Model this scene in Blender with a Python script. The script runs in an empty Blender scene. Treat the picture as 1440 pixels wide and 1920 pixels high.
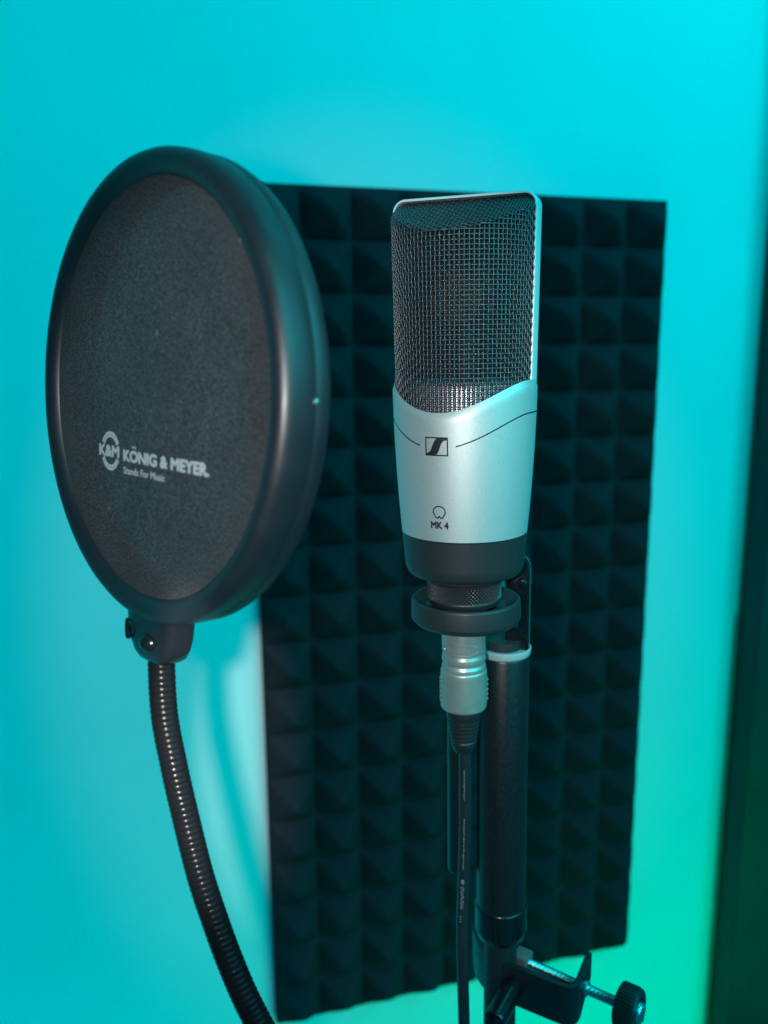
import bpy, bmesh, math, random
from mathutils import Vector, Matrix
random.seed(7)
R = math.radians
SC = bpy.context.scene
COL = SC.collection
PI = math.pi

# ------------------------------------------------------------------ camera
cam_d = bpy.data.cameras.new('camera')
cam = bpy.data.objects.new('camera', cam_d); COL.objects.link(cam)
CAM = Vector((0, 0, 1.40))
ROT = Matrix(((0.99997009, 0.00773430, 0.0), (-0.00150658, 0.19478680, -0.98084445),
              (-0.00758614, 0.98081511, 0.19479262)))
cam.matrix_world = Matrix.Translation(CAM) @ ROT.to_4x4()
cam_d.sensor_fit = 'HORIZONTAL'; cam_d.sensor_width = 36; cam_d.lens = 39.8
cam_d.clip_start = 0.01; cam_d.clip_end = 50
cam_d.dof.use_dof = True; cam_d.dof.focus_distance = 0.308; cam_d.dof.aperture_fstop = 13.5
SC.camera = cam

# ------------------------------------------------------------------ world and lamps
w = bpy.data.worlds.new('World'); SC.world = w; w.use_nodes = True
bg = w.node_tree.nodes['Background']
bg.inputs[0].default_value = (0.0, 0.60, 0.88, 1); bg.inputs[1].default_value = 0.20

def aim(o, target):
    o.rotation_euler = (Vector(target) - o.location).to_track_quat('-Z', 'Y').to_euler()

def area(name, loc, target, sx, sy, color, power):
    d = bpy.data.lights.new(name, 'AREA'); d.shape = 'RECTANGLE'; d.size = sx; d.size_y = sy
    d.color = color; d.energy = power
    o = bpy.data.objects.new(name, d); COL.objects.link(o); o.location = loc; aim(o, target); return o

def spot(name, loc, target, angle, blend, power, color=(1, 1, 1), radius=0.004, scale=(1, 1, 1)):
    d = bpy.data.lights.new(name, 'SPOT'); d.spot_size = R(angle); d.spot_blend = blend
    d.energy = power; d.color = color; d.shadow_soft_size = radius
    o = bpy.data.objects.new(name, d); COL.objects.link(o); o.location = loc; aim(o, target); o.scale = scale; return o

area('cyan_ceiling_strip', (0.55, 0.66, 2.10), (0.10, 1.02, 1.25), 0.8, 0.3, (0.0, 0.86, 1.0), 1.5)
area('cyan_room_light', (1.5, -1.1, 2.5), (-0.15, 0.95, 1.0), 2.0, 1.8, (0.0, 0.90, 1.0), 55)
area('cyan_side_fill', (1.30, 0.12, 1.95), (-0.05, 0.30, 1.42), 0.5, 0.9, (0.0, 0.86, 1.0), 4.0)  # added light from the right for the cyan sheen on the hoop
area('cyan_low_fill', (-0.45, 0.42, 0.52), (-0.45, 0.92, 0.60), 0.9, 0.2, (0.0, 0.92, 1.0), 0.7)  # added fill below the view, brightens the lower left wall
area('green_low_strip', (0.55, 0.52, 0.36), (0.53, 1.02, 0.46), 0.8, 0.25, (0.0, 1.0, 0.08), 2.3)
FLASH = (-0.021, 0.0, 1.402)
spot('phone_flash', FLASH, (-0.022, 0.30, 1.318), 64, 0.4, 2.8, (1.0, 0.97, 0.97), scale=(0.68, 1, 1))
spot('wall_patch_spot', FLASH, (-0.160, 0.9285, 0.925), 23, 0.9, 20.0, (1.0, 0.84, 0.78), scale=(0.36, 1, 1))  # added second spot that makes the pale wall patch beside the foam

SC.view_settings.view_transform = 'Standard'; SC.view_settings.look = 'None'
SC.view_settings.exposure = 0; SC.view_settings.gamma = 1; SC.view_settings.use_curve_mapping = False

# ------------------------------------------------------------------ materials
def mat(name, base, rough=0.5, metal=0.0, bump=0.0, bscale=800.0, bdist=0.0002, var=0.0, vscale=60.0,
        spec=0.5, coat=0.0, sheen=0.0, rvar=0.0):
    m = bpy.data.materials.new(name); m.use_nodes = True
    nt = m.node_tree; b = nt.nodes['Principled BSDF']
    b.inputs['Base Color'].default_value = (*base, 1); b.inputs['Roughness'].default_value = rough
    b.inputs['Metallic'].default_value = metal; b.inputs['Specular IOR Level'].default_value = spec
    b.inputs['Coat Weight'].default_value = coat; b.inputs['Coat Roughness'].default_value = 0.15
    b.inputs['Sheen Weight'].default_value = sheen
    tc = nt.nodes.new('ShaderNodeTexCoord')
    def noise(scale, detail=2.0):
        n = nt.nodes.new('ShaderNodeTexNoise'); n.inputs['Scale'].default_value = scale
        n.inputs['Detail'].default_value = detail
        nt.links.new(tc.outputs['Object'], n.inputs['Vector']); return n
    if bump:
        n = noise(bscale, 3); bp = nt.nodes.new('ShaderNodeBump'); bp.inputs['Strength'].default_value = bump
        bp.inputs['Distance'].default_value = bdist
        nt.links.new(n.outputs['Fac'], bp.inputs['Height']); nt.links.new(bp.outputs['Normal'], b.inputs['Normal'])
    if var:
        n = noise(vscale, 4); rp = nt.nodes.new('ShaderNodeValToRGB')
        lo = tuple(max(0, c * (1 - var)) for c in base); hi = tuple(min(1, c * (1 + var)) for c in base)
        rp.color_ramp.elements[0].position = 0.32; rp.color_ramp.elements[1].position = 0.68
        rp.color_ramp.elements[0].color = (*lo, 1); rp.color_ramp.elements[1].color = (*hi, 1)
        nt.links.new(n.outputs['Fac'], rp.inputs['Fac']); nt.links.new(rp.outputs['Color'], b.inputs['Base Color'])
    if rvar:
        n = noise(vscale * 0.7, 4); mr = nt.nodes.new('ShaderNodeMapRange')
        mr.inputs['From Min'].default_value = 0.3; mr.inputs['From Max'].default_value = 0.7
        mr.inputs['To Min'].default_value = max(0.02, rough - rvar); mr.inputs['To Max'].default_value = min(1, rough + rvar)
        nt.links.new(n.outputs['Fac'], mr.inputs['Value']); nt.links.new(mr.outputs['Result'], b.inputs['Roughness'])
    return m

M_WALL = mat('wall_paint', (0.42, 0.70, 0.72), 0.75, bump=0.25, bscale=130, bdist=0.0015, var=0.03, vscale=5, spec=0.3)
M_FOAM = mat('charcoal_foam', (0.020, 0.0215, 0.027), 0.95, bump=0.6, bscale=900, bdist=0.0006, var=0.25, vscale=500, spec=0.1)
M_DOOR = mat('dark_laminate', (0.020, 0.023, 0.024), 0.55, bump=0.1, bscale=60, var=0.2, vscale=9)
M_TRIM = mat('pale_edge_trim', (0.30, 0.24, 0.22), 0.5, var=0.1, vscale=40)
M_SILVER = mat('satin_silver_paint', (0.62, 0.63, 0.60), 0.52, metal=0.62, bump=0.22, bscale=3200, bdist=0.00012, var=0.09, vscale=2600)
M_BAND = mat('bright_nickel', (0.85, 0.86, 0.85), 0.45, metal=0.45, bump=0.06, bscale=2500)
M_WIRE = mat('grille_wire', (0.115, 0.125, 0.135), 0.40, metal=0.75)
M_WIREF = mat('inner_mesh_wire', (0.020, 0.022, 0.025), 0.55, metal=0.3)
M_BLACK = mat('black_satin_metal', (0.020, 0.021, 0.022), 0.48, bump=0.3, bscale=3000, bdist=0.00012, var=0.35, vscale=2500, spec=0.6)
M_GLOSS = mat('gloss_black_plastic', (0.005, 0.0065, 0.008), 0.22, bump=0.05, bscale=900, rvar=0.08, vscale=150)
M_NECK = mat('gooseneck_coating', (0.0035, 0.0045, 0.0055), 0.23, bump=0.06, bscale=1500, spec=0.06)
M_BRKT = mat('satin_black_steel', (0.010, 0.012, 0.014), 0.36, bump=0.2, bscale=2200, rvar=0.06, vscale=300, spec=0.45)
M_HOOP = mat('satin_black_plastic', (0.007, 0.0095, 0.0125), 0.42, bump=0.10, bscale=1500, bdist=0.00015, rvar=0.06, vscale=120, spec=0.55)
M_KNURL = mat('black_knurled_metal', (0.14, 0.14, 0.15), 0.33, metal=0.8)
M_TUBE = mat('black_powder_coat', (0.008, 0.0085, 0.009), 0.34, bump=0.35, bscale=2600, bdist=0.00015, var=0.3, vscale=900, rvar=0.06)
M_NICKEL = mat('brushed_nickel', (0.44, 0.42, 0.37), 0.40, metal=0.6, bump=0.05, bscale=1800, rvar=0.08, vscale=300)
M_STEEL = mat('zinc_steel', (0.62, 0.62, 0.60), 0.28, metal=1.0)
M_RUB = mat('black_rubber', (0.014, 0.015, 0.016), 0.42, bump=0.1, bscale=1200, rvar=0.08, vscale=200)
M_RUBGREY = mat('grey_rubber_pad', (0.12, 0.10, 0.10), 0.7)
M_PALE = mat('pale_grey_plastic', (0.40, 0.41, 0.41), 0.5, var=0.06, vscale=200)
M_INK = mat('black_ink', (0.012, 0.013, 0.018), 0.5)
M_PRINT = mat('pale_grey_print', (0.42, 0.45, 0.46), 0.7, var=0.2, vscale=2600)
M_CPRINT = mat('cable_print', (0.17, 0.18, 0.185), 0.6)
M_GOLD = mat('gold_diaphragm', (0.55, 0.36, 0.20), 0.35, metal=0.9)
M_RINGW = mat('bright_support', (0.90, 0.86, 0.93), 0.48, metal=0.6)

def fabric():
    m = mat('black_nylon_fabric', (0.02, 0.02, 0.02), 0.85, spec=0.25, sheen=0.05)
    nt = m.node_tree; b = nt.nodes['Principled BSDF']
    tc = nt.nodes.new('ShaderNodeTexCoord')
    mp = nt.nodes.new('ShaderNodeMapping'); nt.links.new(tc.outputs['Object'], mp.inputs['Vector'])
    n1 = nt.nodes.new('ShaderNodeTexNoise'); n1.inputs['Scale'].default_value = 1700; n1.inputs['Detail'].default_value = 3
    n2 = nt.nodes.new('ShaderNodeTexNoise'); n2.inputs['Scale'].default_value = 45; n2.inputs['Detail'].default_value = 3
    vo = nt.nodes.new('ShaderNodeTexVoronoi'); vo.inputs['Scale'].default_value = 900
    for n in (n1, n2, vo): nt.links.new(mp.outputs['Vector'], n.inputs['Vector'])
    r1 = nt.nodes.new('ShaderNodeValToRGB')
    r1.color_ramp.elements[0].position = 0.38; r1.color_ramp.elements[1].position = 0.66
    r1.color_ramp.elements[0].color = (0.005, 0.005, 0.0055, 1); r1.color_ramp.elements[1].color = (0.074, 0.080, 0.088, 1)
    nt.links.new(n1.outputs['Fac'], r1.inputs['Fac'])
    r2 = nt.nodes.new('ShaderNodeValToRGB')
    r2.color_ramp.elements[0].position = 0.3; r2.color_ramp.elements[1].position = 0.75
    r2.color_ramp.elements[0].color = (0.78, 0.78, 0.78, 1); r2.color_ramp.elements[1].color = (1.2, 1.2, 1.2, 1)
    nt.links.new(n2.outputs['Fac'], r2.inputs['Fac'])
    mx = nt.nodes.new('ShaderNodeMix'); mx.data_type = 'RGBA'; mx.blend_type = 'MULTIPLY'; mx.inputs[0].default_value = 1
    nt.links.new(r1.outputs['Color'], mx.inputs[6]); nt.links.new(r2.outputs['Color'], mx.inputs[7])
    # rare thread glints, painted as pale specks in the base colour
    wn = nt.nodes.new('ShaderNodeValToRGB')
    wn.color_ramp.elements[0].position = 0.955; wn.color_ramp.elements[1].position = 0.99
    wn.color_ramp.elements[0].color = (0, 0, 0, 1); wn.color_ramp.elements[1].color = (0.16, 0.17, 0.18, 1)
    nt.links.new(vo.outputs['Color'], wn.inputs['Fac'])
    ad = nt.nodes.new('ShaderNodeMix'); ad.data_type = 'RGBA'; ad.blend_type = 'ADD'; ad.inputs[0].default_value = 1
    nt.links.new(mx.outputs[2], ad.inputs[6]); nt.links.new(wn.outputs['Color'], ad.inputs[7])
    nt.links.new(ad.outputs[2], b.inputs['Base Color'])
    bp = nt.nodes.new('ShaderNodeBump'); bp.inputs['Strength'].default_value = 0.7; bp.inputs['Distance'].default_value = 0.0004
    nt.links.new(n1.outputs['Fac'], bp.inputs['Height']); nt.links.new(bp.outputs['Normal'], b.inputs['Normal'])
    tr = nt.nodes.new('ShaderNodeBsdfTransparent'); tl = nt.nodes.new('ShaderNodeBsdfTranslucent')      # open weave
    tl.inputs['Color'].default_value = (0.25, 0.25, 0.25, 1)
    m1 = nt.nodes.new('ShaderNodeMixShader'); m1.inputs[0].default_value = 0.14
    m2 = nt.nodes.new('ShaderNodeMixShader'); m2.inputs[0].default_value = 0.12
    out = nt.nodes['Material Output']
    nt.links.new(b.outputs[0], m1.inputs[1]); nt.links.new(tl.outputs[0], m1.inputs[2])
    nt.links.new(m1.outputs[0], m2.inputs[1]); nt.links.new(tr.outputs[0], m2.inputs[2])
    nt.links.new(m2.outputs[0], out.inputs['Surface'])
    return m
M_FAB = fabric()

# ------------------------------------------------------------------ mesh helpers
def thing(name, label, cat, loc=(0, 0, 0), rot=None, group=None):
    o = bpy.data.objects.new(name, None); COL.objects.link(o); o.empty_display_size = 0.02
    m = Matrix.Translation(loc)
    if rot is not None: m = m @ rot.to_4x4()
    o.matrix_world = m
    o['label'] = label; o['category'] = cat
    if group: o['group'] = group
    return o

def obj(name, bm, material, parent=None, smooth=True, angle=35, label=None):
    bmesh.ops.recalc_face_normals(bm, faces=bm.faces[:])
    me = bpy.data.meshes.new(name); bm.to_mesh(me); bm.free()
    me.materials.append(material)
    if smooth:
        for p in me.polygons: p.use_smooth = True
        me.set_sharp_from_angle(angle=R(angle))
    o = bpy.data.objects.new(name, me); COL.objects.link(o)
    if parent is not None: o.parent = parent
    if label: o['label'] = label
    return o

def add_lathe(bm, prof, n=96, mtx=None, closed=False):
    """profile of (radius, height) turned about local z"""
    rings = []
    for r, z in prof:
        if r < 1e-7:
            v = bm.verts.new((0, 0, z)); rings.append([v])
        else:
            rings.append([bm.verts.new((r * math.cos(2 * PI * i / n), r * math.sin(2 * PI * i / n), z)) for i in range(n)])
    pairs = list(zip(rings, rings[1:]))
    if closed: pairs.append((rings[-1], rings[0]))
    for a, b in pairs:
        for i in range(n):
            j = (i + 1) % n
            if len(a) == 1 and len(b) == 1: continue
            if len(a) == 1: bm.faces.new((a[0], b[i], b[j]))
            elif len(b) == 1: bm.faces.new((a[i], a[j], b[0]))
            else: bm.faces.new((a[i], a[j], b[j], b[i]))
    if mtx is not None:
        vs = [v for ring in rings for v in ring]
        bmesh.ops.transform(bm, matrix=mtx, verts=vs)

def lathe(prof, n=96, mtx=None, closed=False):
    bm = bmesh.new(); add_lathe(bm, prof, n, mtx, closed); return bm

def round_prof(prof, rad=0.0006, seg=3):
    """round the inner corners of an open polyline"""
    out = [prof[0]]
    for i in range(1, len(prof) - 1):
        p, a, b = Vector(prof[i]), Vector(prof[i - 1]), Vector(prof[i + 1])
        la, lb = (a - p).length, (b - p).length
        t = min(rad, la * 0.45, lb * 0.45)
        s, e = p + (a - p).normalized() * t, p + (b - p).normalized() * t
        for k in range(seg + 1):
            u = k / seg
            q = s * (1 - u) ** 2 + p * 2 * u * (1 - u) + e * u ** 2
            out.append((q.x, q.y))
    out.append(prof[-1]); return out

def add_box(bm, sx, sy, sz, mtx=None, bevel=0.0, seg=2):
    r = bmesh.ops.create_cube(bm, size=1.0, matrix=Matrix.Diagonal((sx, sy, sz, 1)))
    vs = r['verts']
    if bevel:
        es = list({e for v in vs for e in v.link_edges})
        rb = bmesh.ops.bevel(bm, geom=es, offset=bevel, segments=seg, profile=0.5, affect='EDGES')
        vs = list({v for f in rb['faces'] for v in f.verts} | {v for v in vs if v.is_valid})
        # gather the whole island
        seen = set(vs); stack = list(vs)
        while stack:
            v = stack.pop()
            for e in v.link_edges:
                o = e.other_vert(v)
                if o not in seen: seen.add(o); stack.append(o)
        vs = list(seen)
    if mtx is not None: bmesh.ops.transform(bm, matrix=mtx, verts=vs)

def box(sx, sy, sz, mtx=None, bevel=0.0, seg=2):
    bm = bmesh.new(); add_box(bm, sx, sy, sz, mtx, bevel, seg); return bm

def catmull(pts, per=12):
    pts = [Vector(p) for p in pts]; P = [pts[0] * 2 - pts[1]] + pts + [pts[-1] * 2 - pts[-2]]
    out = []
    for i in range(1, len(P) - 2):
        a, b, c, d = P[i - 1], P[i], P[i + 1], P[i + 2]
        for k in range(per):
            t = k / per
            out.append(0.5 * ((2 * b) + (c - a) * t + (2 * a - 5 * b + 4 * c - d) * t * t + (-a + 3 * b - 3 * c + d) * t ** 3))
    out.append(pts[-1]); return out

def resample(pts, step):
    out = [pts[0].copy()]; acc = 0.0
    for a, b in zip(pts, pts[1:]):
        L = (b - a).length; d = step - acc
        while d <= L:
            out.append(a.lerp(b, d / L)); d += step
        acc = L - (d - step)
    return out

def add_tube(bm, pts, rad, n=12, caps=True):
    """tube along a polyline; rad is a number or rad(index, angle, arc length)"""
    pts = [Vector(p) for p in pts]
    t0 = (pts[1] - pts[0]).normalized()
    up = Vector((0, 0, 1)) if abs(t0.z) < 0.9 else Vector((1, 0, 0))
    nrm = (up - t0 * up.dot(t0)).normalized(); s = 0.0; prev = None
    for i, p in enumerate(pts):
        t = (pts[min(i + 1, len(pts) - 1)] - pts[max(i - 1, 0)]).normalized()
        nrm = (nrm - t * nrm.dot(t)).normalized(); bn = t.cross(nrm)
        if i: s += (p - pts[i - 1]).length
        ring = []
        for k in range(n):
            a = 2 * PI * k / n
            r = rad(i, a, s) if callable(rad) else rad
            ring.append(bm.verts.new(p + (nrm * math.cos(a) + bn * math.sin(a)) * r))
        if prev:
            for k in range(n): bm.faces.new((prev[k], prev[(k + 1) % n], ring[(k + 1) % n], ring[k]))
        elif caps: bm.faces.new(ring[::-1])
        prev = ring
    if caps: bm.faces.new(prev)

def tube(pts, rad, n=12):
    bm = bmesh.new(); add_tube(bm, pts, rad, n); return bm

def add_ribbon(bm, pts, width, side):
    """flat strip in a (u, v) plane; pts are 2-D, mapped later"""
    prev = None
    for i, p in enumerate(pts):
        a, b = pts[max(i - 1, 0)], pts[min(i + 1, len(pts) - 1)]
        t = Vector((b[0] - a[0], b[1] - a[1])); t.normalize(); nn = Vector((-t.y, t.x)) * width / 2
        q = (bm.verts.new((p[0] + nn.x, p[1] + nn.y, 0)), bm.verts.new((p[0] - nn.x, p[1] - nn.y, 0)))
        if prev: bm.faces.new((prev[0], prev[1], q[1], q[0]))
        prev = q

def add_poly(bm, pts):
    bm.faces.new([bm.verts.new((x, y, 0)) for x, y in pts])

def text_bm(txt, width, height, weight=0.0, center=True, umlaut=None):
    """flat lettering scaled to a measured width and cap height; weight thickens it by overprinting"""
    cu = bpy.data.curves.new('lettering_source', 'FONT'); cu.body = txt; cu.size = 1; cu.resolution_u = 4
    o = bpy.data.objects.new('lettering_source', cu); COL.objects.link(o)
    me = bpy.data.meshes.new_from_object(o.evaluated_get(bpy.context.evaluated_depsgraph_get()))
    bpy.data.objects.remove(o); bpy.data.curves.remove(cu)
    xs = [v.co.x for v in me.vertices]; x0, x1 = min(xs), max(xs); cap = 0.72
    bm = bmesh.new()
    shifts = [(0, 0)] if not weight else [(0, 0), (weight, 0), (-weight, 0), (0, weight), (0, -weight), (weight * .7, weight * .7), (-weight * .7, -weight * .7), (weight * .7, -weight * .7), (-weight * .7, weight * .7)]
    for i, (dx, dy) in enumerate(shifts):
        n0 = len(bm.verts); bm.from_mesh(me); bm.verts.ensure_lookup_table()
        for v in bm.verts[n0:]:
            v.co.x = (v.co.x - x0 + dx) / (x1 - x0) * width - (width / 2 if center else 0)
            v.co.y = (v.co.y + dy) / cap * height; v.co.z = i * 0.000012
    bpy.data.meshes.remove(me)
    bmesh.ops.triangulate(bm, faces=bm.faces[:])
    return bm

def merge(dst, src, mtx):
    me = bpy.data.meshes.new('tmp'); bmesh.ops.transform(src, matrix=mtx, verts=src.verts[:]); src.to_mesh(me); src.free()
    dst.from_mesh(me); bpy.data.meshes.remove(me)

# ------------------------------------------------------------------ the wall
HW = Vector((0.95932367, 0.28230852, 0)); NW = Vector((0.28230852, -0.95932367, 0)); ZZ = Vector((0, 0, 1))
TL = CAM + (Vector((-0.15316859, 0.9973268, 1.57443927)) - CAM) * (0.5 / 0.5335)   # top left corner of the foam, on the wall
ROTW = Matrix((HW, ZZ, NW)).transposed()          # local x along the wall, y up, z out of the wall
bm = bmesh.new()
N = 24
for i in range(N + 1):
    for j in range(N + 1):
        bm.verts.new((-2.4 + 5.0 * i / N, -1.9 + 3.4 * j / N, 0))
bm.verts.ensure_lookup_table()
for i in range(N):
    for j in range(N):
        a = i * (N + 1) + j
        bm.faces.new([bm.verts[k] for k in (a, a + N + 1, a + N + 2, a + 1)])
wall = obj('wall', bm, M_WALL); wall['kind'] = 'structure'
wall.matrix_world = Matrix.Translation(TL) @ ROTW.to_4x4()

# ------------------------------------------------------------------ foam panel: 9 x 18 pyramids
foam = bmesh.new()
NX, NY, K, CELL = 9, 18, 12, 0.5 / 9
BASE, PEAK = 0.016, 0.034
jit = {(i, j): random.uniform(0.93, 1.05) for i in range(NX) for j in range(NY)}
shift = {(i, j): (random.uniform(-.05, .05), random.uniform(-.05, .05)) for i in range(NX) for j in range(NY)}
grid = {}
for a in range(NX * K + 1):
    for b in range(NY * K + 1):
        i, j = min(a // K, NX - 1), min(b // K, NY - 1)
        fx, fy = (a / K - i) * 2 - 1, (b / K - j) * 2 - 1
        sx, sy = shift[i, j]
        gx = (fx - sx) / (1 - sx if fx > sx else 1 + sx); gy = (fy - sy) / (1 - sy if fy > sy else 1 + sy)
        m = min(1.0, (abs(gx) ** 7 + abs(gy) ** 7) ** (1 / 7))
        h = (1 - m); h = h * 0.92 + 0.08 * math.sin(h * PI / 2)
        h -= 0.05 * max(0, 1 - m / 0.15) ** 2
        x, y = a / K * CELL, -b / K * CELL
        z = BASE + PEAK * jit[i, j] * h
        if a in (0, NX * K): z -= 0.002
        grid[a, b] = foam.verts.new((x, y, z))
for a in range(NX * K):
    for b in range(NY * K):
        foam.faces.new((grid[a, b], grid[a, b + 1], grid[a + 1, b + 1], grid[a + 1, b]))
rim = [(a, 0) for a in range(NX * K)] + [(NX * K, b) for b in range(NY * K)] + \
      [(a, NY * K) for a in range(NX * K, 0, -1)] + [(0, b) for b in range(NY * K, 0, -1)]
back = {q: foam.verts.new((grid[q].co.x, grid[q].co.y, 0.001)) for q in rim}
for p, q in zip(rim, rim[1:] + rim[:1]):
    foam.faces.new((grid[p], grid[q], back[q], back[p]))
f = obj('acoustic_foam_panel', foam, M_FOAM, angle=28)
f.matrix_world = Matrix.Translation(TL) @ ROTW.to_4x4()
f['label'] = 'tall charcoal pyramid foam panel fixed to the teal wall behind the microphone'
f['category'] = 'acoustic foam'

# ------------------------------------------------------------------ dark door at the right edge
DOORX = 0.652
door = thing('dark_door', 'tall dark upright door edge at the far right beside the foam panel', 'door',
             TL + HW * DOORX + ZZ * -1.6, ROTW)
d1 = box(0.9, 2.9, 0.042, Matrix.Translation((0.45 + 0.003, 1.45, 0.026)), 0.003, 3)
obj('door_leaf', d1, M_DOOR, door)
d2 = box(0.0040, 1.065, 0.0045, Matrix.Translation((0.0008, 0.5325, 0.0030)), 0.001, 2)
obj('edge_strip', d2, M_TRIM, door, label='thin pale strip along the lower edge')

# ------------------------------------------------------------------ microphone
YAW = R(-27)
LEAN = Matrix.Rotation(R(-0.55), 3, 'Y')            # the whole stand leans a hair
ROTM = LEAN @ Matrix.Rotation(YAW, 3, 'Z')
MIC0 = Vector((0.0323, 0.334, 1.3265))              # centre of the seam between silver body and black base
mic = thing('microphone', 'silver side-address studio microphone with dark mesh grille standing in a clip', 'microphone', MIC0, ROTM)
mm = 0.001
ZC_HI, ZC_LO = 59.6 * mm, 48.6 * mm                  # collar height at the sides and at the front / back

def collar(phi):                                     # phi = 0 at the front
    a = abs((phi + PI) % (2 * PI) - PI); a = min(a, PI - a)          # angle from the nearest low point
    return ZC_LO + (ZC_HI - ZC_LO) * (0.5 - 0.5 * math.cos(PI * min(1.0, a / R(83))))

def body_r(z):
    t = max(0.0, min(1.0, z / (60 * mm)))
    return (25.0 + 3.05 * (1 - (1 - t) ** 1.75)) * mm

def cyl(phi, r, z):                                  # front is local -y, right is local +x
    return Vector((r * math.sin(phi), -r * math.cos(phi), z))

bm = bmesh.new(); NA = 240; prev = None; first = None
for i in range(NA):
    phi = 2 * PI * i / NA; zt = collar(phi)
    col = []
    ch = 2.6 * mm
    zs = [k / 26 * (zt - ch) for k in range(27)]
    for k, z in enumerate(zs):
        col.append(cyl(phi, body_r(z), z))
    rr = body_r(zt)
    for u in (0.15, 0.5, 0.85):
        col.append(cyl(phi, rr - 0.75 * mm * u, zt - ch * (1 - u)))
    col.append(cyl(phi, rr - 0.8 * mm, zt)); col.append(cyl(phi, rr - 1.0 * mm, zt - 0.1 * mm))
    for dz in (2, 6, 12): col.append(cyl(phi, rr - 1.05 * mm, zt - dz * mm))
    vs = [bm.verts.new(p) for p in col]
    if prev:
        for a, b, c, d in zip(prev, vs, vs[1:], prev[1:]): bm.faces.new((a, b, c, d))
    else: first = vs
    prev = vs
for a, b, c, d in zip(prev, first, first[1:], prev[1:]): bm.faces.new((a, b, c, d))
body = obj('body', bm, M_SILVER, mic, angle=24)

def wrap(src, z0, phi0=0.0, lift=0.09 * mm):
    """lay flat (u, v) artwork on the body's front"""
    for v in src.verts:
        z = z0 + v.co.y; r = body_r(z); v.co = cyl(phi0 + v.co.x / r, r + lift + v.co.z, z)
    return src

# accent line that follows the collar, broken round the emblem
bm = bmesh.new()
for side in (-1, 1):
    prev = None
    for k in range(61):
        phi = side * (R(15.0) + (R(165) - R(15)) * k / 60)
        z = collar(phi) - (13.0 - 0.9 * math.sin(phi) ** 2) * mm
        q = [bm.verts.new(cyl(phi, body_r(z) + 0.05 * mm, z + s * 0.27 * mm)) for s in (-1, 1)]
        if prev: bm.faces.new((prev[0], q[0], q[1], prev[1]))
        prev = q
obj('accent_line', bm, M_INK, body)

# emblem: framed box with a slanting S stripe
EW, EH, FR = 9.1 * mm, 7.0 * mm, 0.5 * mm
bm = bmesh.new()
def rect(x0, y0, x1, y1, nseg=8):
    for k in range(nseg):
        a, b = x0 + (x1 - x0) * k / nseg, x0 + (x1 - x0) * (k + 1) / nseg
        add_poly(bm, [(a, y0), (b, y0), (b, y1), (a, y1)])
rect(-EW / 2, EH / 2 - FR, EW / 2, EH / 2); rect(-EW / 2, -EH / 2, EW / 2, -EH / 2 + FR)
rect(-EW / 2, -EH / 2 + FR, -EW / 2 + FR, EH / 2 - FR, 1); rect(EW / 2 - FR, -EH / 2 + FR, EW / 2, EH / 2 - FR, 1)
lc = [(0.045, 0.15), (0.11, 0.155), (0.17, 0.19), (0.23, 0.28), (0.29, 0.43), (0.34, 0.60), (0.39, 0.74), (0.45, 0.86), (0.53, 0.94)]
rc = [(0.42, 0.06), (0.50, 0.09), (0.55, 0.15), (0.60, 0.28), (0.65, 0.45), (0.70, 0.62), (0.76, 0.75), (0.84, 0.82), (0.955, 0.84)]
E2 = lambda p: ((p[0] - .5) * EW, (p[1] - .5) * EH)
for k in range(8):
    for q in range(6):
        mix = lambda i, u: (lc[i][0] + (rc[i][0] - lc[i][0]) * u, lc[i][1] + (rc[i][1] - lc[i][1]) * u)
        add_poly(bm, [E2(mix(k, q / 6)), E2(mix(k, (q + 1) / 6)), E2(mix(k + 1, (q + 1) / 6)), E2(mix(k + 1, q / 6))])
add_poly(bm, [E2((0.045, 0.06)), E2((0.42, 0.06)), E2((0.045, 0.15))])
add_poly(bm, [E2((0.53, 0.94)), E2((0.955, 0.84)), E2((0.955, 0.94))])
obj('emblem', wrap(bm, 36.4 * mm, R(-0.3)), M_INK, body)

# pick-up pattern mark and type lettering
bm = bmesh.new(); pts = []
for k in range(73):
    t = 2 * PI * k / 72 - PI / 2
    rr = 1 + 0.92 * math.sin(t)
    pts.append((rr * math.cos(t) * 1.92 * mm, ((rr * math.sin(t) * (1 if math.sin(t) > 0 else 2.7)) - 0.6) * 1.72 * mm))
add_ribbon(bm, pts, 0.46 * mm, 1)
obj('pattern_mark', wrap(bm, 11.6 * mm, R(0.5)), M_INK, body)
obj('lettering', wrap(text_bm('MK 4', 6.9 * mm, 2.65 * mm, 0.04), 5.3 * mm, R(0.5)), M_INK, body)

# black base
prof = [(14.5, -17.6), (21.2, -17.6), (22.9, -16.2), (23.9, -13.4), (24.95, -0.5), (25.15, -0.25), (24.2, -0.1), (20, -0.1)]
obj('base', lathe([(r * mm, z * mm) for r, z in round_prof(prof, 2.0, 5)], 128), M_BLACK, mic)
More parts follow.
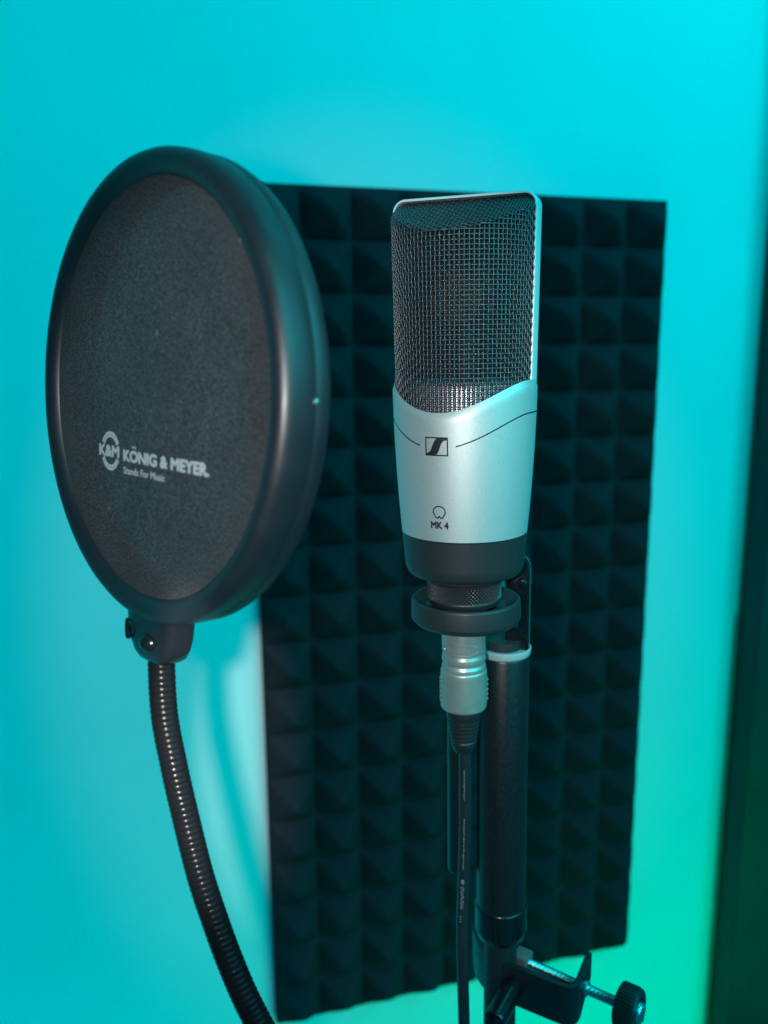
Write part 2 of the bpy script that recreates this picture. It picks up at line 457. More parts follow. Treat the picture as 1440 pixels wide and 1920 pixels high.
# knurled collar nut
bm = bmesh.new(); nd, nz_, sub = 62, 4, 6
cols, rows = nd * sub, nz_ * 6
prev = None; firstr = None
ring = []
for a in range(cols):
    for b in range(rows + 1):
        u = a / sub; v = b / 6
        t1 = abs(((u + v) % 1) - .5) * 2; t2 = abs(((u - v) % 1) - .5) * 2
        h = min(t1, t2)
        r = 14.4 * mm + 0.75 * mm * max(0, min(1, (h - 0.06) * 1.5))
        z = (-27.4 + 6.5 * b / rows) * mm
        ring.append(bm.verts.new(cyl(2 * PI * a / cols, r, z)))
for a in range(cols):
    for b in range(rows):
        i0, i1 = a * (rows + 1) + b, ((a + 1) % cols) * (rows + 1) + b
        bm.verts.ensure_lookup_table()
        bm.faces.new((ring[i0], ring[i1], ring[i1 + 1], ring[i0 + 1]))
obj('knurled_nut', bm, M_KNURL, mic, smooth=False)
prof = [(12, -17.5), (16.4, -17.7), (16.4, -19.6), (15.4, -20.1), (15.4, -20.9), (12, -20.9)]
obj('neck', lathe([(r * mm, z * mm) for r, z in round_prof(prof, 0.5, 3)], 96), M_BLACK, mic)
prof = [(12, -27.4), (15.0, -27.4), (15.2, -28.4), (14.0, -30.5), (9.6, -31.0), (9.6, -36)]
obj('thread', lathe([(r * mm, z * mm) for r, z in round_prof(prof, 0.4, 2)], 96), M_BLACK, mic)

# grille -----------------------------------------------------------------
ZTOP = 127.3 * mm
RC = 4.2 * mm
SLOPE = 0.50
def grille_r(z): return (26.45 + 1.05 * max(0, min(1, (z - 48 * mm) / (70 * mm)))) * mm
def top_at(x, rad):                                   # height of the arch above lateral position x
    e = abs(x) - (rad - RC)
    return ZTOP - 1.2 * mm - (0 if e <= 0 else RC - math.sqrt(max(0, RC * RC - e * e)))
def roof(x, y, rad): return top_at(x, rad) - SLOPE * y
def smooth(pts, n=3):
    for _ in range(n):
        pts = [pts[0]] + [(pts[i - 1] + pts[i] * 2 + pts[i + 1]) / 4 for i in range(1, len(pts) - 1)] + [pts[-1]]
    return pts
def weave(path, nrm, amp, step, phase):
    out = []; s = 0
    for i, p in enumerate(path):
        if i: s += (p - path[i - 1]).length
        out.append(p + nrm[i] * amp * math.cos(PI * s / step + phase))
    return out

def half_grille(bm, inset, pitch, wire, amp, sides, ss):
    RG = 27.5 * mm - inset
    nv = int(PI * RG / pitch)
    # upright wires: up the wall, then back over the sloping roof to the arch
    for k in range(nv + 1):
        phi = -PI / 2 + PI * (k + 0.5) / (nv + 1)
        if abs(phi) > R(82.5): continue
        x = RG * math.sin(phi); y0 = RG * math.cos(phi)
        z0 = collar(phi) - 4 * mm; z1 = roof(x, y0, RG)
        path = []
        if z1 > z0:
            L = z1 - z0; n = max(2, int(L / ss))
            for i in range(n + 1):
                z = z0 + L * i / n; r = grille_r(z) - inset
                path.append(Vector((r * math.sin(phi), r * math.cos(phi), z)))
        n = max(2, int(y0 / ss))
        for i in range(1, n + 1):
            y = y0 * (1 - i / n); path.append(Vector((x, y, roof(x, y, RG))))
        path = smooth(path, max(3, int((2.0 * mm / ss) ** 2)))
        nr = []
        for i, p in enumerate(path):
            t = (path[min(i + 1, len(path) - 1)] - path[max(0, i - 1)]).normalized()
            side = Vector((math.cos(phi), -math.sin(phi), 0))
            nn = t.cross(side); nn.normalize(); nr.append(nn)
        add_tube(bm, weave(path, nr, amp, pitch * 0.96, PI * (k % 2)) if amp else path, wire, sides, caps=False)
    # level wires round the wall
    z = ZC_LO - 3 * mm; k = 0; dz = pitch * 0.96
    while z < ZTOP - 2 * mm:
        r = grille_r(z) - inset; path = []; runs = []
        n = int(PI * r / ss)
        for i in range(n + 1):
            phi = -PI / 2 + PI * i / n
            p = Vector((r * math.sin(phi), r * math.cos(phi), z))
            ok = abs(phi) < R(83) and z > collar(phi) - 4 * mm and z <= roof(r * math.sin(phi), r * math.cos(phi), RG) + 0.2 * mm
            if ok: path.append((p, Vector((math.sin(phi), math.cos(phi), 0))))
            elif path: runs.append(path); path = []
        if path: runs.append(path)
        for q in runs:
            if len(q) < 3: continue
            # phase fixed to the angle so that crossings alternate
            out = []
            for p, nn in q:
                phi = math.atan2(p.x, p.y)
                out.append(p + nn * (amp * math.cos((phi + PI / 2) * (nv + 1) + PI * (k % 2) + PI) - 0.10 * mm) if amp else p)
            add_tube(bm, out, wire, sides, caps=False)
        z += dz; k += 1
    # cross wires over the roof
    y = RG - 1.2 * mm; k = 0
    while y > 0.5 * mm:
        xm = math.sqrt(max(0, RG * RG - y * y)); n = max(4, int(2 * xm / ss)); out = []
        for i in range(n + 1):
            x = -xm + 2 * xm * i / n
            p = Vector((x, y, roof(x, y, RG) - 0.25 * mm)); nn = Vector((0, SLOPE, 1)).normalized()
            if p.z < collar(math.atan2(x, y)): continue
            kk = (math.asin(max(-1, min(1, x / RG))) + PI / 2) * (nv + 1)
            out.append(p + nn * amp * math.cos(kk + PI * (k % 2)))
        if len(out) > 2: add_tube(bm, out, wire, sides, caps=False)
        y -= pitch * 0.86; k += 1

FLIP = Matrix.Diagonal((1, -1, 1, 1))
GROT = Matrix.Rotation(R(6.5), 4, 'Z')
bm = bmesh.new()
half_grille(bm, 0.0, 1.78 * mm, 0.22 * mm, 0.18 * mm, 6, 0.445 * mm)
bmesh.ops.transform(bm, matrix=GROT @ FLIP, verts=bm.verts[:])
grille = obj('grille', bm, M_WIRE, mic, angle=70, label='front half of the grille, coarse woven wire')
bm = bmesh.new()
half_grille(bm, 1.3 * mm, 0.89 * mm, 0.16 * mm, 0, 4, 1.6 * mm)
bmesh.ops.transform(bm, matrix=GROT @ FLIP, verts=bm.verts[:])
obj('inner_mesh', bm, M_WIREF, grille, angle=70)
bm = bmesh.new()
half_grille(bm, 0.0, 1.90 * mm, 0.21 * mm, 0, 4, 1.2 * mm)
half_grille(bm, 1.3 * mm, 0.90 * mm, 0.19 * mm, 0, 4, 1.6 * mm)
bmesh.ops.transform(bm, matrix=GROT @ Matrix.Translation((0, 4.2 * mm, 0)) @ Matrix.Diagonal((0.985, 0.80, 1, 1)), verts=bm.verts[:])
obj('grille', bm, M_WIREF, mic, angle=70, label='back half of the grille')

# bright arch between the two halves of the grille
def arch(hw, zt, rc, z0=46 * mm, taper=1.0 * mm):
    pts = []
    n = 14
    for i in range(n + 1): 
        z = z0 + (zt - rc - z0) * i / n
        pts.append((hw - taper * (1 - i / n), z))
    for i in range(1, 15):
        a = PI / 2 * i / 14; pts.append((hw - rc + rc * math.cos(a), zt - rc + rc * math.sin(a)))
    return pts + [(-x, z) for x, z in reversed(pts)]
out, inn = arch(27.75 * mm, ZTOP, 5.0 * mm), arch(27.0 * mm, ZTOP - 0.9 * mm, 4.1 * mm)
outf = arch(27.55 * mm, ZTOP - 0.25 * mm, 4.8 * mm)
bm = bmesh.new(); rows = []
sec = [(inn, -0.7), (inn, 9.0), (outf, 9.0), (out, 8.7), (out, -0.35), (outf, -0.7)]
for path, y in sec: rows.append([bm.verts.new((x, y * mm, z)) for x, z in path])
for a, b in zip(rows, rows[1:] + rows[:1]):
    for i in range(len(a) - 1): bm.faces.new((a[i], a[i + 1], b[i + 1], b[i]))
bmesh.ops.transform(bm, matrix=GROT @ Matrix.Translation((0, -2.2 * mm, 0)), verts=bm.verts[:])
obj('frame_band', bm, M_BAND, mic, angle=30)

# capsule and its mount inside the grille
MF = Matrix.Rotation(R(90), 4, 'X')                   # disc axis towards local -y
cap = obj('capsule', lathe([(p[0] * mm, p[1] * mm) for p in round_prof([(0, -6), (13.2, -6), (13.6, 4.4), (12.0, 5.0), (9.6, 4.6), (0.01, 4.5)], 0.6, 3)], 64,
          Matrix.Translation((0, 1 * mm, 90 * mm)) @ MF), M_BLACK, mic)
obj('diaphragm', lathe([(0, 5.0 * mm), (9.2 * mm, 5.0 * mm), (9.4 * mm, 4.7 * mm)], 48, Matrix.Translation((0, 1 * mm, 90 * mm)) @ MF), M_GOLD, cap)
for k in range(8):
    a = 2 * PI * (k + 0.35) / 8
    sm = lathe([(0, 0.7 * mm), (0.7 * mm, 0.5 * mm), (0.9 * mm, 0)], 12,
               Matrix.Translation((11.2 * mm * math.sin(a), -4 * mm, 90 * mm + 11.2 * mm * math.cos(a))) @ MF)
    obj('screw', sm, M_STEEL, cap)
prof = [(6, 60), (6, 78), (5, 80), (0.01, 80)]
obj('capsule_post', lathe([(r * mm, z * mm) for r, z in prof], 32), M_BLACK, mic)
prof = [(0.01, 59.2), (23.0, 59.0), (24.2, 58.0), (24.3, 46)]
obj('support_ring', lathe([(r * mm, z * mm) for r, z in round_prof(prof, 1.2, 4)], 64), M_RINGW, mic)

# ------------------------------------------------------------------ stand with its microphone clip
STX, STY = 0.0535, 0.362
stand = thing('microphone_stand', 'black tubular microphone stand with pale washer and round clip holding the microphone', 'stand',
              (STX + 0.0022, STY, 1.0), LEAN)
ZL = lambda z: z - 1.0
prof = [(0.5, ZL(1.137)), (11.6, ZL(1.137)), (11.6, ZL(1.2625)), (10.6, ZL(1.2632)), (0.5, ZL(1.2632))]
def mmz(p): return [(r * mm, z) for r, z in p]
TP = mmz(prof)
obj('tube', lathe([(0.0005, 0.137), (0.0116, 0.137), (0.0116, 0.2622), (0.0112, 0.2630), (0.0005, 0.2630)], 96), M_TUBE, stand)
obj('washer', lathe(round_prof([(0.004, 0.2632), (0.0118, 0.2632), (0.0122, 0.2645), (0.0124, 0.2666), (0.0117, 0.2669), (0.0108, 0.2655), (0.004, 0.2662)], 0.0006, 3), 96), M_PALE, stand, label='pale grey plastic washer')
obj('sleeve', lathe(round_prof([(0.004, 0.1380), (0.0117, 0.1380), (0.0123, 0.1368), (0.0123, 0.1245), (0.0108, 0.1205), (0.004, 0.1205)], 0.0007, 3), 96), M_GLOSS, stand)
obj('lower_tube', lathe([(0.0005, -0.25), (0.0078, -0.25), (0.0078, 0.1206), (0.0005, 0.1206)], 64), M_INK, stand)
# slim rod beside the tube
bm = bmesh.new()
add_lathe(bm, round_prof([(0.00001, 0.150), (0.0052, 0.150), (0.0052, 0.262), (0.00001, 0.262)], 0.003, 4), 32,
          Matrix.Translation((-0.0196, 0.007, 0)))
obj('side_rod', bm, M_TUBE, stand)
bm = box(0.016, 0.006, 0.008, Matrix.Translation((-0.009, 0.009, 0.250)), 0.001)
obj('rod_bracket', bm, M_BLACK, stand)

# clip: ring round the microphone's thread, arm and bolt
clip = obj('clip_ring', lathe(round_prof([(0.0122, 0.0), (0.0205, 0.0), (0.0224, 0.0022), (0.0222, 0.0098), (0.0212, 0.0106), (0.0205, 0.0102),
                                          (0.0165, 0.0066), (0.0158, 0.0066), (0.0122, 0.0066)], 0.0007, 3), 128), M_BLACK, stand)
CLIPZ = 1.2879
clip.location = LEAN.inverted() @ (Vector((0.0333, 0.334, CLIPZ)) - Vector((STX + 0.0022, STY, 1.0)))
bm = bmesh.new()
for k, (a0, wdt) in enumerate(((-0.42, .5), (-.30, .9), (-.16, .6), (-0.04, .9), (0.34, .8), (.46, .5))):
    a = YAW * 0 + a0
    p = Vector((0.0178 * math.sin(a), -0.0178 * math.cos(a), 0.0079))
    add_box(bm, wdt * mm, 1.2 * mm, 0.3 * mm, Matrix.Translation(p) @ Matrix.Rotation(a, 4, 'Z') @ Matrix.Rotation(R(-40), 4, 'X'))
for s in (-1, 1):
    a = 0.14; p = Vector((0.0178 * math.sin(a), -0.0178 * math.cos(a) + s * 0.7 * mm, 0.0079 - s * 0.55 * mm))
    add_box(bm, 2.6 * mm, 0.22 * mm, 0.25 * mm, Matrix.Translation(p) @ Matrix.Rotation(a, 4, 'Z'))
obj('raised_marks', bm, M_BLACK, clip)
bm = bmesh.new()                                       # arm: upright plate with a rounded head
ARM = Matrix.Rotation(R(-14), 4, 'Z')
pl = []
for k in range(13):
    a = PI * k / 12; pl.append((0.0052 * math.cos(a), 0.0365 + 0.0062 * math.sin(a)))
pl = [(0.0052, 0.0)] + pl + [(-0.0052, 0.0)]
fr = [bm.verts.new((x, -0.005, z)) for x, z in pl]; bk = [bm.verts.new((x, 0.005, z)) for x, z in pl]
bm.faces.new(fr); bm.faces.new(bk[::-1])
for i in range(len(pl)):
    j = (i + 1) % len(pl); bm.faces.new((fr[i], bk[i], bk[j], fr[j]))
es = [e for e in bm.edges if abs(e.verts[0].co.y - e.verts[1].co.y) < 1e-6]
bmesh.ops.bevel(bm, geom=es, offset=0.0009, segments=2, profile=0.5, affect='EDGES')
arm = obj('clip_arm', bm, M_GLOSS, stand)
arm.matrix_local = Matrix.Translation((0.0066, 0.0015, 0.2655)) @ ARM
bm = bmesh.new(); add_lathe(bm, round_prof([(0.00001, 0.0016), (0.0020, 0.0016), (0.0024, 0.0)], 0.0005), 32,
                            Matrix.Translation((0.0022, -0.0048, 0.031)) @ Matrix.Rotation(R(90), 4, 'X'))
obj('bolt', bm, M_GLOSS, arm)
bm = box(0.0085, 0.020, 0.0095, Matrix.Translation((-0.0040, -0.0125, 0.0205)) @ Matrix.Rotation(R(12), 4, 'Z'), 0.001)
obj('clip_block', bm, M_BLACK, arm)
bm = box(0.0036, 0.002, 0.012, Matrix.Translation((-0.0064, -0.0035, 0.031)), 0.0004)
obj('spring_plate', bm, M_PALE, arm)
obj('thread_stub', lathe([(0.0005, 0.2660), (0.0080, 0.2660), (0.0080, 0.2700), (0.0005, 0.2700)], 48), M_BLACK, stand)

# ------------------------------------------------------------------ microphone cable
CX, CY = 0.0333, 0.334
cable_root = thing('microphone_cable', 'black cable with nickel connector plugged into the underside of the microphone', 'cable', (CX, CY, 1.2035), LEAN)
zz = lambda z: z - 1.2
prof = [(0.0040, zz(1.288)), (0.00905, zz(1.288)), (0.0090, zz(1.2722)), (0.0086, zz(1.2718)), (0.0086, zz(1.2710)), (0.0091, zz(1.2696)),
        (0.0091, zz(1.2678)), (0.0086, zz(1.2674)), (0.0086, zz(1.2666)), (0.0092, zz(1.2654)), (0.0092, zz(1.2634)), (0.0040, zz(1.2634))]
con = obj('connector', lathe(round_prof(prof, 0.00015, 2), 96), M_NICKEL, cable_root)
prof = [(0.0040, zz(1.2645)), (0.0088, zz(1.2645)), (0.0096, zz(1.2634)), (0.0097, zz(1.2620)), (0.0097, zz(1.2476)), (0.0091, zz(1.2466)), (0.0040, zz(1.2466))]
obj('sleeve', lathe(round_prof(prof, 0.0004, 3), 96), M_NICKEL, con)
for s in (-1, 1):
    a = R(90 * s)
    bm = box(0.0012, 0.0044, 0.0118, Matrix.Translation(cyl(a, 0.0090, zz(1.2550))), 0.0006, 2)
    for k in range(5):
        add_box(bm, 0.0008, 0.0040, 0.0007, Matrix.Translation(cyl(a, 0.0096, zz(1.2508) + k * 0.0021)))
    obj('latch', bm, M_NICKEL, con)
# raised oval with worn embossed marks
bm = bmesh.new()
OZ, OP, OA, OB = zz(1.2742), R(-16), R(49), 0.00215
path = []
for k in range(61):
    t = 2 * PI * k / 60; c, s = math.cos(t), math.sin(t)
    path.append(cyl(OP + OA * math.copysign(abs(c) ** 0.7, c), 0.00895, OZ + OB * math.copysign(abs(s) ** 0.9, s)))
add_tube(bm, path, 0.00046, 8, caps=False)
random.seed(3)
for k in range(7):
    a = OP - R(36) + R(8.4) * k
    for q in range(2):
        add_box(bm, 0.0003, 0.0003, 0.0017 if q == 0 else 0.0003,
                Matrix.Translation(cyl(a + (0.05 if q else 0), 0.00895, OZ + (0 if q == 0 else random.choice((-0.0007, 0, 0.0007))))) @
                Matrix.Rotation(a, 4, 'Z') @ Matrix.Rotation(random.uniform(-.4, .4), 4, 'Y') @ Matrix.Scale(1, 4))
for s1, s2 in ((1, 1), (1, -1), (-1, 1), (-1, -1)):
    pa, pb = cyl(OP + R(31) + s1 * R(11), 0.00895, OZ), cyl(OP + R(31), 0.0090, OZ + s2 * 0.0011)
    add_tube(bm, [pa, (pa + pb) / 2 * 1.0, pb], 0.0002, 6)
obj('embossed_oval', bm, M_NICKEL, con)
# ribbed boot
prof = [(0.0030, zz(1.2468)), (0.0074, zz(1.2466)), (0.0073, zz(1.2435))]
for k in range(6):
    z = 1.2430 - k * 0.00185; r = 0.0072 - k * 0.00026
    prof += [(r, zz(z)), (r - 0.0001, zz(z - 0.00095)), (r - 0.00075, zz(z - 0.00115)), (r - 0.00075, zz(z - 0.00170))]
prof += [(0.0056, zz(1.2316)), (0.0050, zz(1.2290)), (0.0042, zz(1.2268)), (0.0022, zz(1.2264))]
obj('boot', lathe(round_prof(prof, 0.0003, 2), 64), M_RUB, cable_root)
# the lead itself
lead_w = [(0.0336, .334, 1.232), (0.0339, .334, 1.212), (0.0340, .334, 1.190), (0.0337, .334, 1.170), (0.0333, .334, 1.1465),
          (0.0338, .334, 1.123), (0.0346, .334, 1.098), (0.036, .336, 1.06), (0.040, .345, 1.0), (0.045, .37, 0.93)]
inv = cable_root.matrix_world.inverted()
lp = resample(catmull([inv @ Vector(p) for p in lead_w], 16), 0.002)
lead = obj('lead', tube(lp, 0.00265, 20), M_RUB, cable_root)
# faint printed line and lettering along the lead
bm = bmesh.new(); random.seed(11)
s = 0.010
def print_at(s, h, wd, off=0.0):
    i = int(s / 0.002); 
    if i + 1 >= len(lp): return
    p = lp[i].lerp(lp[i + 1], s / 0.002 - i); a = R(-14) + off
    q = p + Vector((math.sin(a), -math.cos(a), 0)) * 0.00268
    add_box(bm, wd, 0.00008, h, Matrix.Translation(q) @ Matrix.Rotation(a, 4, 'Z'))
while s < 0.058:
    h = random.uniform(0.0004, 0.0011)
    if int(s * 1000 / 8) % 4 != 3: print_at(s, h, 0.00045, random.uniform(-.03, .03))
    s += h + 0.0003
print_at(0.0625, 0.0021, 0.0014)
s = 0.0650
for k in range(13):
    hh = random.uniform(0.0005, 0.0008)
    print_at(s, 0.00025, 0.0013); print_at(s + 0.0004, 0.0005, 0.0004, random.choice((-.2, 0.0, .2))); s += 0.00085
for k in range(3):
    print_at(0.0795 + k * 0.0013, 0.0004, 0.0009, -.12); 
obj('printed_marks', bm, M_CPRINT, lead)

# ------------------------------------------------------------------ pop filter
NF = Vector((-0.7160, -0.6940, 0.0742)).normalized()
UF = Vector((0, 0, 1)).cross(NF).normalized(); VF = NF.cross(UF)
ROTF = Matrix((UF, VF, NF)).transposed()               # local x across, y up, z out of the front
FC = Vector((-0.06598, 0.23986, 1.38678))
pop = thing('pop_filter', 'round black fabric pop filter on a gooseneck clamped to the microphone stand', 'pop filter', FC, ROTF)
prof = [(57.4, -9.5), (57.6, -0.8), (58.3, 0.6), (59.4, 1.7), (60.8, 2.5), (62.2, 2.7), (63.5, 2.35), (64.5, 1.5), (65.2, 0.2), (65.5, -1.6), (65.6, -3.2),
        (65.5, -6.4), (65.33, -6.75), (65.33, -7.15), (65.5, -7.5), (65.5, -9.8), (64.9, -11.6), (63.4, -12.4), (59, -12.4), (57.6, -11.4)]
hoop = obj('hoop', lathe([(r * mm, z * mm) for r, z in prof], 256, closed=True), M_HOOP, pop, angle=30)
bm = bmesh.new()                                       # the cloth sags a touch
prof = [(0.00001, -0.35)] + [(58 * k / 14, -0.35 + 0.35 * (k / 14) ** 2) for k in range(1, 15)]
add_lathe(bm, [(r * mm, z * mm) for r, z in prof], 128)
cloth = obj('fabric', bm, M_FAB, pop)
bm = lathe([(0.00001, -8.6 * mm), (58 * mm, -8.6 * mm)], 96)
obj('rear_fabric', bm, M_FAB, pop)
obj('stitch_pin', box(1.0 * mm, 1.3 * mm, 1.0 * mm, Matrix.Translation((65.3 * mm * math.cos(R(0.5)), 65.3 * mm * math.sin(R(0.5)), -7.0 * mm)), 0.0002), M_STEEL, hoop)

# printed logo and lettering
bm = bmesh.new(); LIFT = -0.05 * mm + 0.0
def put(src, u, v): merge(bm, src, Matrix.Translation((u, v, LIFT)))
put(text_bm('KONIG & MEYER', 44.5 * mm, 3.25 * mm, 0.05, False), -13.8 * mm, -20.1 * mm)
for du in (-8.75, -7.45):                              # the two dots over the O
    dots = bmesh.new(); add_poly(dots, [(0, 0), (0.75 * mm, 0), (0.75 * mm, 0.75 * mm), (0, 0.75 * mm)]); put(dots, du * mm, -16.3 * mm)
put(text_bm('.', 0.6 * mm, 4.5 * mm, 0.03, False), 31.0 * mm, -20.1 * mm)
put(text_bm('Stands For Music', 23.5 * mm, 2.1 * mm, 0.012, False), -13.8 * mm, -23.9 * mm)
put(text_bm('K&M', 12.2 * mm, 3.4 * mm, 0.04), -23.0 * mm, -19.6 * mm)
arc = bmesh.new()
for half in (1, -1):
    a0, a1 = R(26), R(154)
    for r0, r1 in ((5.9, 5.15), (4.85, 4.15)):
        prev = None
        for k in range(33):
            a = (a0 + (a1 - a0) * k / 32) * half
            q = [arc.verts.new((r * mm * math.cos(a), r * mm * math.sin(a), 0)) for r in (r0, r1)]
            if prev: arc.faces.new((prev[0], q[0], q[1], prev[1]))
            prev = q
    for k in range(20):                                # fine cross ticks between the two bands
        a = (a0 + (a1 - a0) * (k + .5) / 20) * half; da = R(1.6)
        arc.faces.new([arc.verts.new((r * mm * math.cos(b), r * mm * math.sin(b), 0)) for r, b in ((5.15, a - da), (5.15, a + da), (4.85, a + da), (4.85, a - da))])
put(arc, -22.2 * mm, -18.0 * mm)
obj('printed_logo', bm, M_PRINT, cloth, smooth=False)

# holder block under the hoop
bm = bmesh.new()
sect = []
prof = [(-58.5, 13.2, 5.2), (-66, 13.0, 5.2), (-70, 12.4, 5.1), (-73.4, 11.2, 4.9), (-76.2, 9.2, 4.6), (-77.7, 6.8, 4.0), (-78.2, 5.0, 3.2)]
prev = None
for v, hu, hn in prof:
    ring = []
    for k in range(40):
        a = 2 * PI * k / 40; c, s_ = math.cos(a), math.sin(a); e = 0.42
        ring.append(bm.verts.new((hu * math.copysign(abs(c) ** e, c) * mm + 0.4 * mm, v * mm, (hn * math.copysign(abs(s_) ** e, s_) - 4.4) * mm)))
    if prev:
        for k in range(40): bm.faces.new((prev[k], prev[(k + 1) % 40], ring[(k + 1) % 40], ring[k]))
    else: bm.faces.new(ring)
    prev = ring
bm.faces.new(prev[::-1])
hold = obj('holder', bm, M_GLOSS, pop, angle=50)
bm = bmesh.new()
add_lathe(bm, [(max(1e-5, 3.0 * mm * math.sin(PI / 2 * k / 10)), (3.0 * math.cos(PI / 2 * k / 10) - 0.9) * mm) for k in range(11)], 32,
          Matrix.Translation((1.5 * mm, -71.8 * mm, 0.6 * mm)) @ Matrix.Diagonal((1.25, 1, 1, 1)))
obj('boss', bm, M_GLOSS, hold)
bm = bmesh.new()
MS = Matrix.Translation((-10.6 * mm, -70.4 * mm, -0.15 * mm)) @ Vector((-0.55, -0.05, 0.83)).to_track_quat('Z', 'Y').to_matrix().to_4x4()
add_lathe(bm, round_prof([(2.2 * mm, 0.9 * mm), (3.1 * mm, 0.9 * mm), (3.3 * mm, -0.2 * mm)], 0.0002), 32, MS)
obj('screw_recess', bm, M_GLOSS, hold)
bm = bmesh.new()
add_lathe(bm, [(0.00001, 0.5 * mm), (0.5 * mm, 0.5 * mm), (0.6 * mm, 0.9 * mm), (1.8 * mm, 0.6 * mm), (2.1 * mm, 0.0)], 24, MS)
for a in (0.3, 0.3 + PI / 2):
    add_box(bm, 2.6 * mm, 0.5 * mm, 0.4 * mm, MS @ Matrix.Translation((0, 0, 0.85 * mm)) @ Matrix.Rotation(a, 4, 'Z'))
obj('screw', bm, M_STEEL, hold)

# gooseneck: ribbed flexible tube from the holder, under the picture, up to the clamp
PI_ = pop.matrix_world.inverted()
neck_w = [(-.0664, .2392, 1.3150), (-.0658, .2359, 1.294), (-.0631, .2328, 1.2784), (-.0600, .2300, 1.2644), (-.0554, .2263, 1.2458),
          (-.0508, .2235, 1.2317), (-.0462, .2210, 1.2193), (-.0407, .2186, 1.2068), (-.0320, .2165, 1.190), (-.0170, .2180, 1.158),
          (.0030, .2380, 1.118), (.0240, .2740, 1.0985), (.0405, .3135, 1.0955), (.0490, .3345, 1.0990)]
gp = resample(catmull([PI_ @ Vector(p) for p in neck_w], 24), 0.00022)
PITCH = 0.00172
def rib(i, a, s):
    t = (s / PITCH + a / (2 * PI)) % 1.0
    return 0.0037 + 0.00034 * math.sqrt(max(0.0, 1 - (2 * t - 1) ** 2))
goose = obj('gooseneck', tube(gp, rib, 20), M_NECK, pop, angle=80)
cw = [Vector((.0478, .3318, 1.0985)), Vector((.0620, .3555, 1.1005))]
dirc = (cw[1] - cw[0]).normalized()
mc = PI_ @ (Matrix.Translation(cw[0]) @ dirc.to_track_quat('Z', 'Y').to_matrix().to_4x4())
obj('end_collar', lathe(round_prof([(0.0036, 0), (0.0047, 0), (0.0052, 0.001), (0.0052, 0.0225), (0.004, 0.0235), (0.0001, 0.0236)], 0.0008, 3), 48, mc), M_GLOSS, goose)

# clamp: bent steel strip round the stand, screw, plug and knob
ZB = 1.1106; HB = 0.0205
trace = [(45.0, 384.0), (44.6, 379), (44.9, 373), (46.2, 367), (49.4, 360.4), (53.5, 356.6), (63.7, 350.4), (76.9, 342.4), (81.5, 340.0), (84.4, 339.6),
         (86.9, 341.0), (88.8, 344.0), (92.7, 351.6), (97.6, 361.0)]
pts = catmull([(x * mm, y * mm, 0) for x, y in trace], 6)
bm = bmesh.new(); prev = None; T = 0.0028; n = len(pts)
arms = 12 * 6
for i, p in enumerate(pts):
    t = (pts[min(i + 1, n - 1)] - pts[max(i - 1, 0)]).normalized(); nn = Vector((-t.y, t.x, 0)) * T / 2
    zt = ZB; zl = ZB - HB
    if i > n - 14: zl = ZB - HB * (1.05 - 0.40 * (i - (n - 14)) / 13)
    q = [PI_ @ (Vector((p.x, p.y, 0)) + nn * s1 + Vector((0, 0, z))) for s1, z in ((-1, zt), (1, zt), (1, zl), (-1, zl))]
    q = [bm.verts.new(v) for v in q]
    if prev:
        for k in range(4): bm.faces.new((prev[k], prev[(k + 1) % 4], q[(k + 1) % 4], q[k]))
    else: bm.faces.new(q[::-1])
    prev = q
bm.faces.new(prev)
bmesh.ops.recalc_face_normals(bm, faces=bm.faces[:])
es = [e for e in bm.edges if len(e.link_faces) == 2 and e.calc_face_angle(0) > 0.8]
bmesh.ops.bevel(bm, geom=es, offset=0.00035, segments=2, profile=0.5, affect='EDGES')
clamp = obj('clamp_bracket', bm, M_BRKT, pop, angle=40)
S0, S1 = Vector((.0690, .3630, 1.1030)), Vector((.1054, .3365, 1.1036))
sd = (S1 - S0).normalized(); ms = PI_ @ (Matrix.Translation(S0) @ sd.to_track_quat('Z', 'Y').to_matrix().to_4x4())
L = (S1 - S0).length
bm = bmesh.new()
sp = [ms @ Vector((0, 0, L * k / 260)) for k in range(261)]
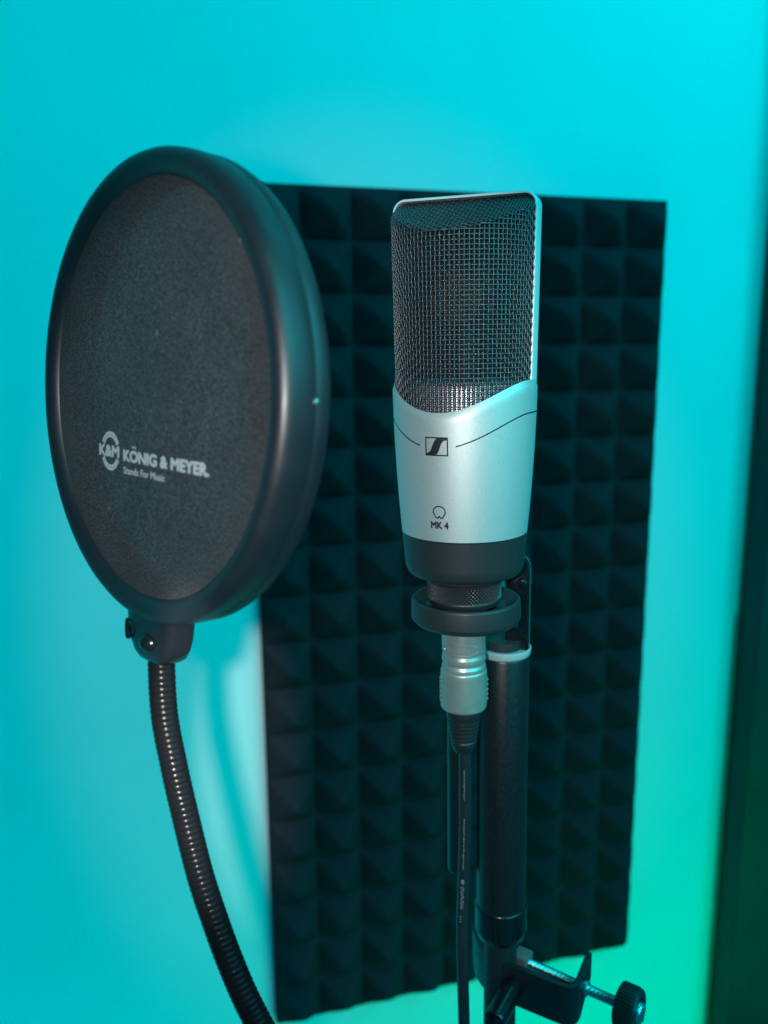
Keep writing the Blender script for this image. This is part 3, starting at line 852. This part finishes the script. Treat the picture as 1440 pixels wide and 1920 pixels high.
add_tube(bm, sp, lambda i, a, s: 0.0023 + 0.0002 * math.cos(2 * PI * s / 0.0008 + a), 16)
obj('clamp_screw', bm, M_STEEL, clamp)
obj('clamp_nut', lathe(round_prof([(0.0020, 0.0), (0.0034, 0.0), (0.0034, 0.0042), (0.0020, 0.0042)], 0.0004), 32, ms @ Matrix.Translation((0, 0, 0.0262))), M_STEEL, clamp)
obj('pressure_plug', box(0.0088, 0.0088, 0.0078, ms @ Matrix.Translation((0, 0, -0.0036)), 0.0009, 2), M_RUBGREY, clamp)
# ribbed thumb knob
bm = bmesh.new(); NK = 40; KL = 0.0098
def kring(r, z, ribbed):
    out = []
    for k in range(NK * 6):
        rr = r + (0.00042 * (1 if (k % 6) in (1, 2, 3) else 0) if ribbed else 0)
        a = 2 * PI * k / (NK * 6); out.append(bm.verts.new((rr * math.cos(a), rr * math.sin(a), z)))
    return out
rings = [kring(0.0088, 0, 0), kring(0.0096, 0.0006, 1), kring(0.0097, 0.0013, 1), kring(0.0097, KL - 0.0026, 1), kring(0.0096, KL - 0.0022, 1),
         kring(0.0098, KL - 0.0018, 0), kring(0.0096, KL - 0.0008, 0), kring(0.0088, KL - 0.0001, 0), kring(0.0062, KL, 0), kring(0.0058, KL - 0.0012, 0)]
for a, b in zip(rings, rings[1:]):
    for k in range(len(a)): bm.faces.new((a[k], a[(k + 1) % len(a)], b[(k + 1) % len(a)], b[k]))
bm.faces.new(rings[0][::-1]); bm.faces.new(rings[-1])
bmesh.ops.transform(bm, matrix=ms @ Matrix.Translation((0, 0, L)), verts=bm.verts[:])
knob = obj('knob', bm, M_RUB, clamp, angle=30)
bm = lathe(round_prof([(0.00001, 0.0022), (0.0044, 0.0020), (0.0052, 0.0), (0.0040, -0.001)], 0.0006, 3), 48, ms @ Matrix.Translation((0, 0, L + KL - 0.0006)))
add_box(bm, 0.0010, 0.0070, 0.0006, ms @ Matrix.Translation((0, 0, L + KL + 0.0017)))
obj('screw_head', bm, M_STEEL, knob)
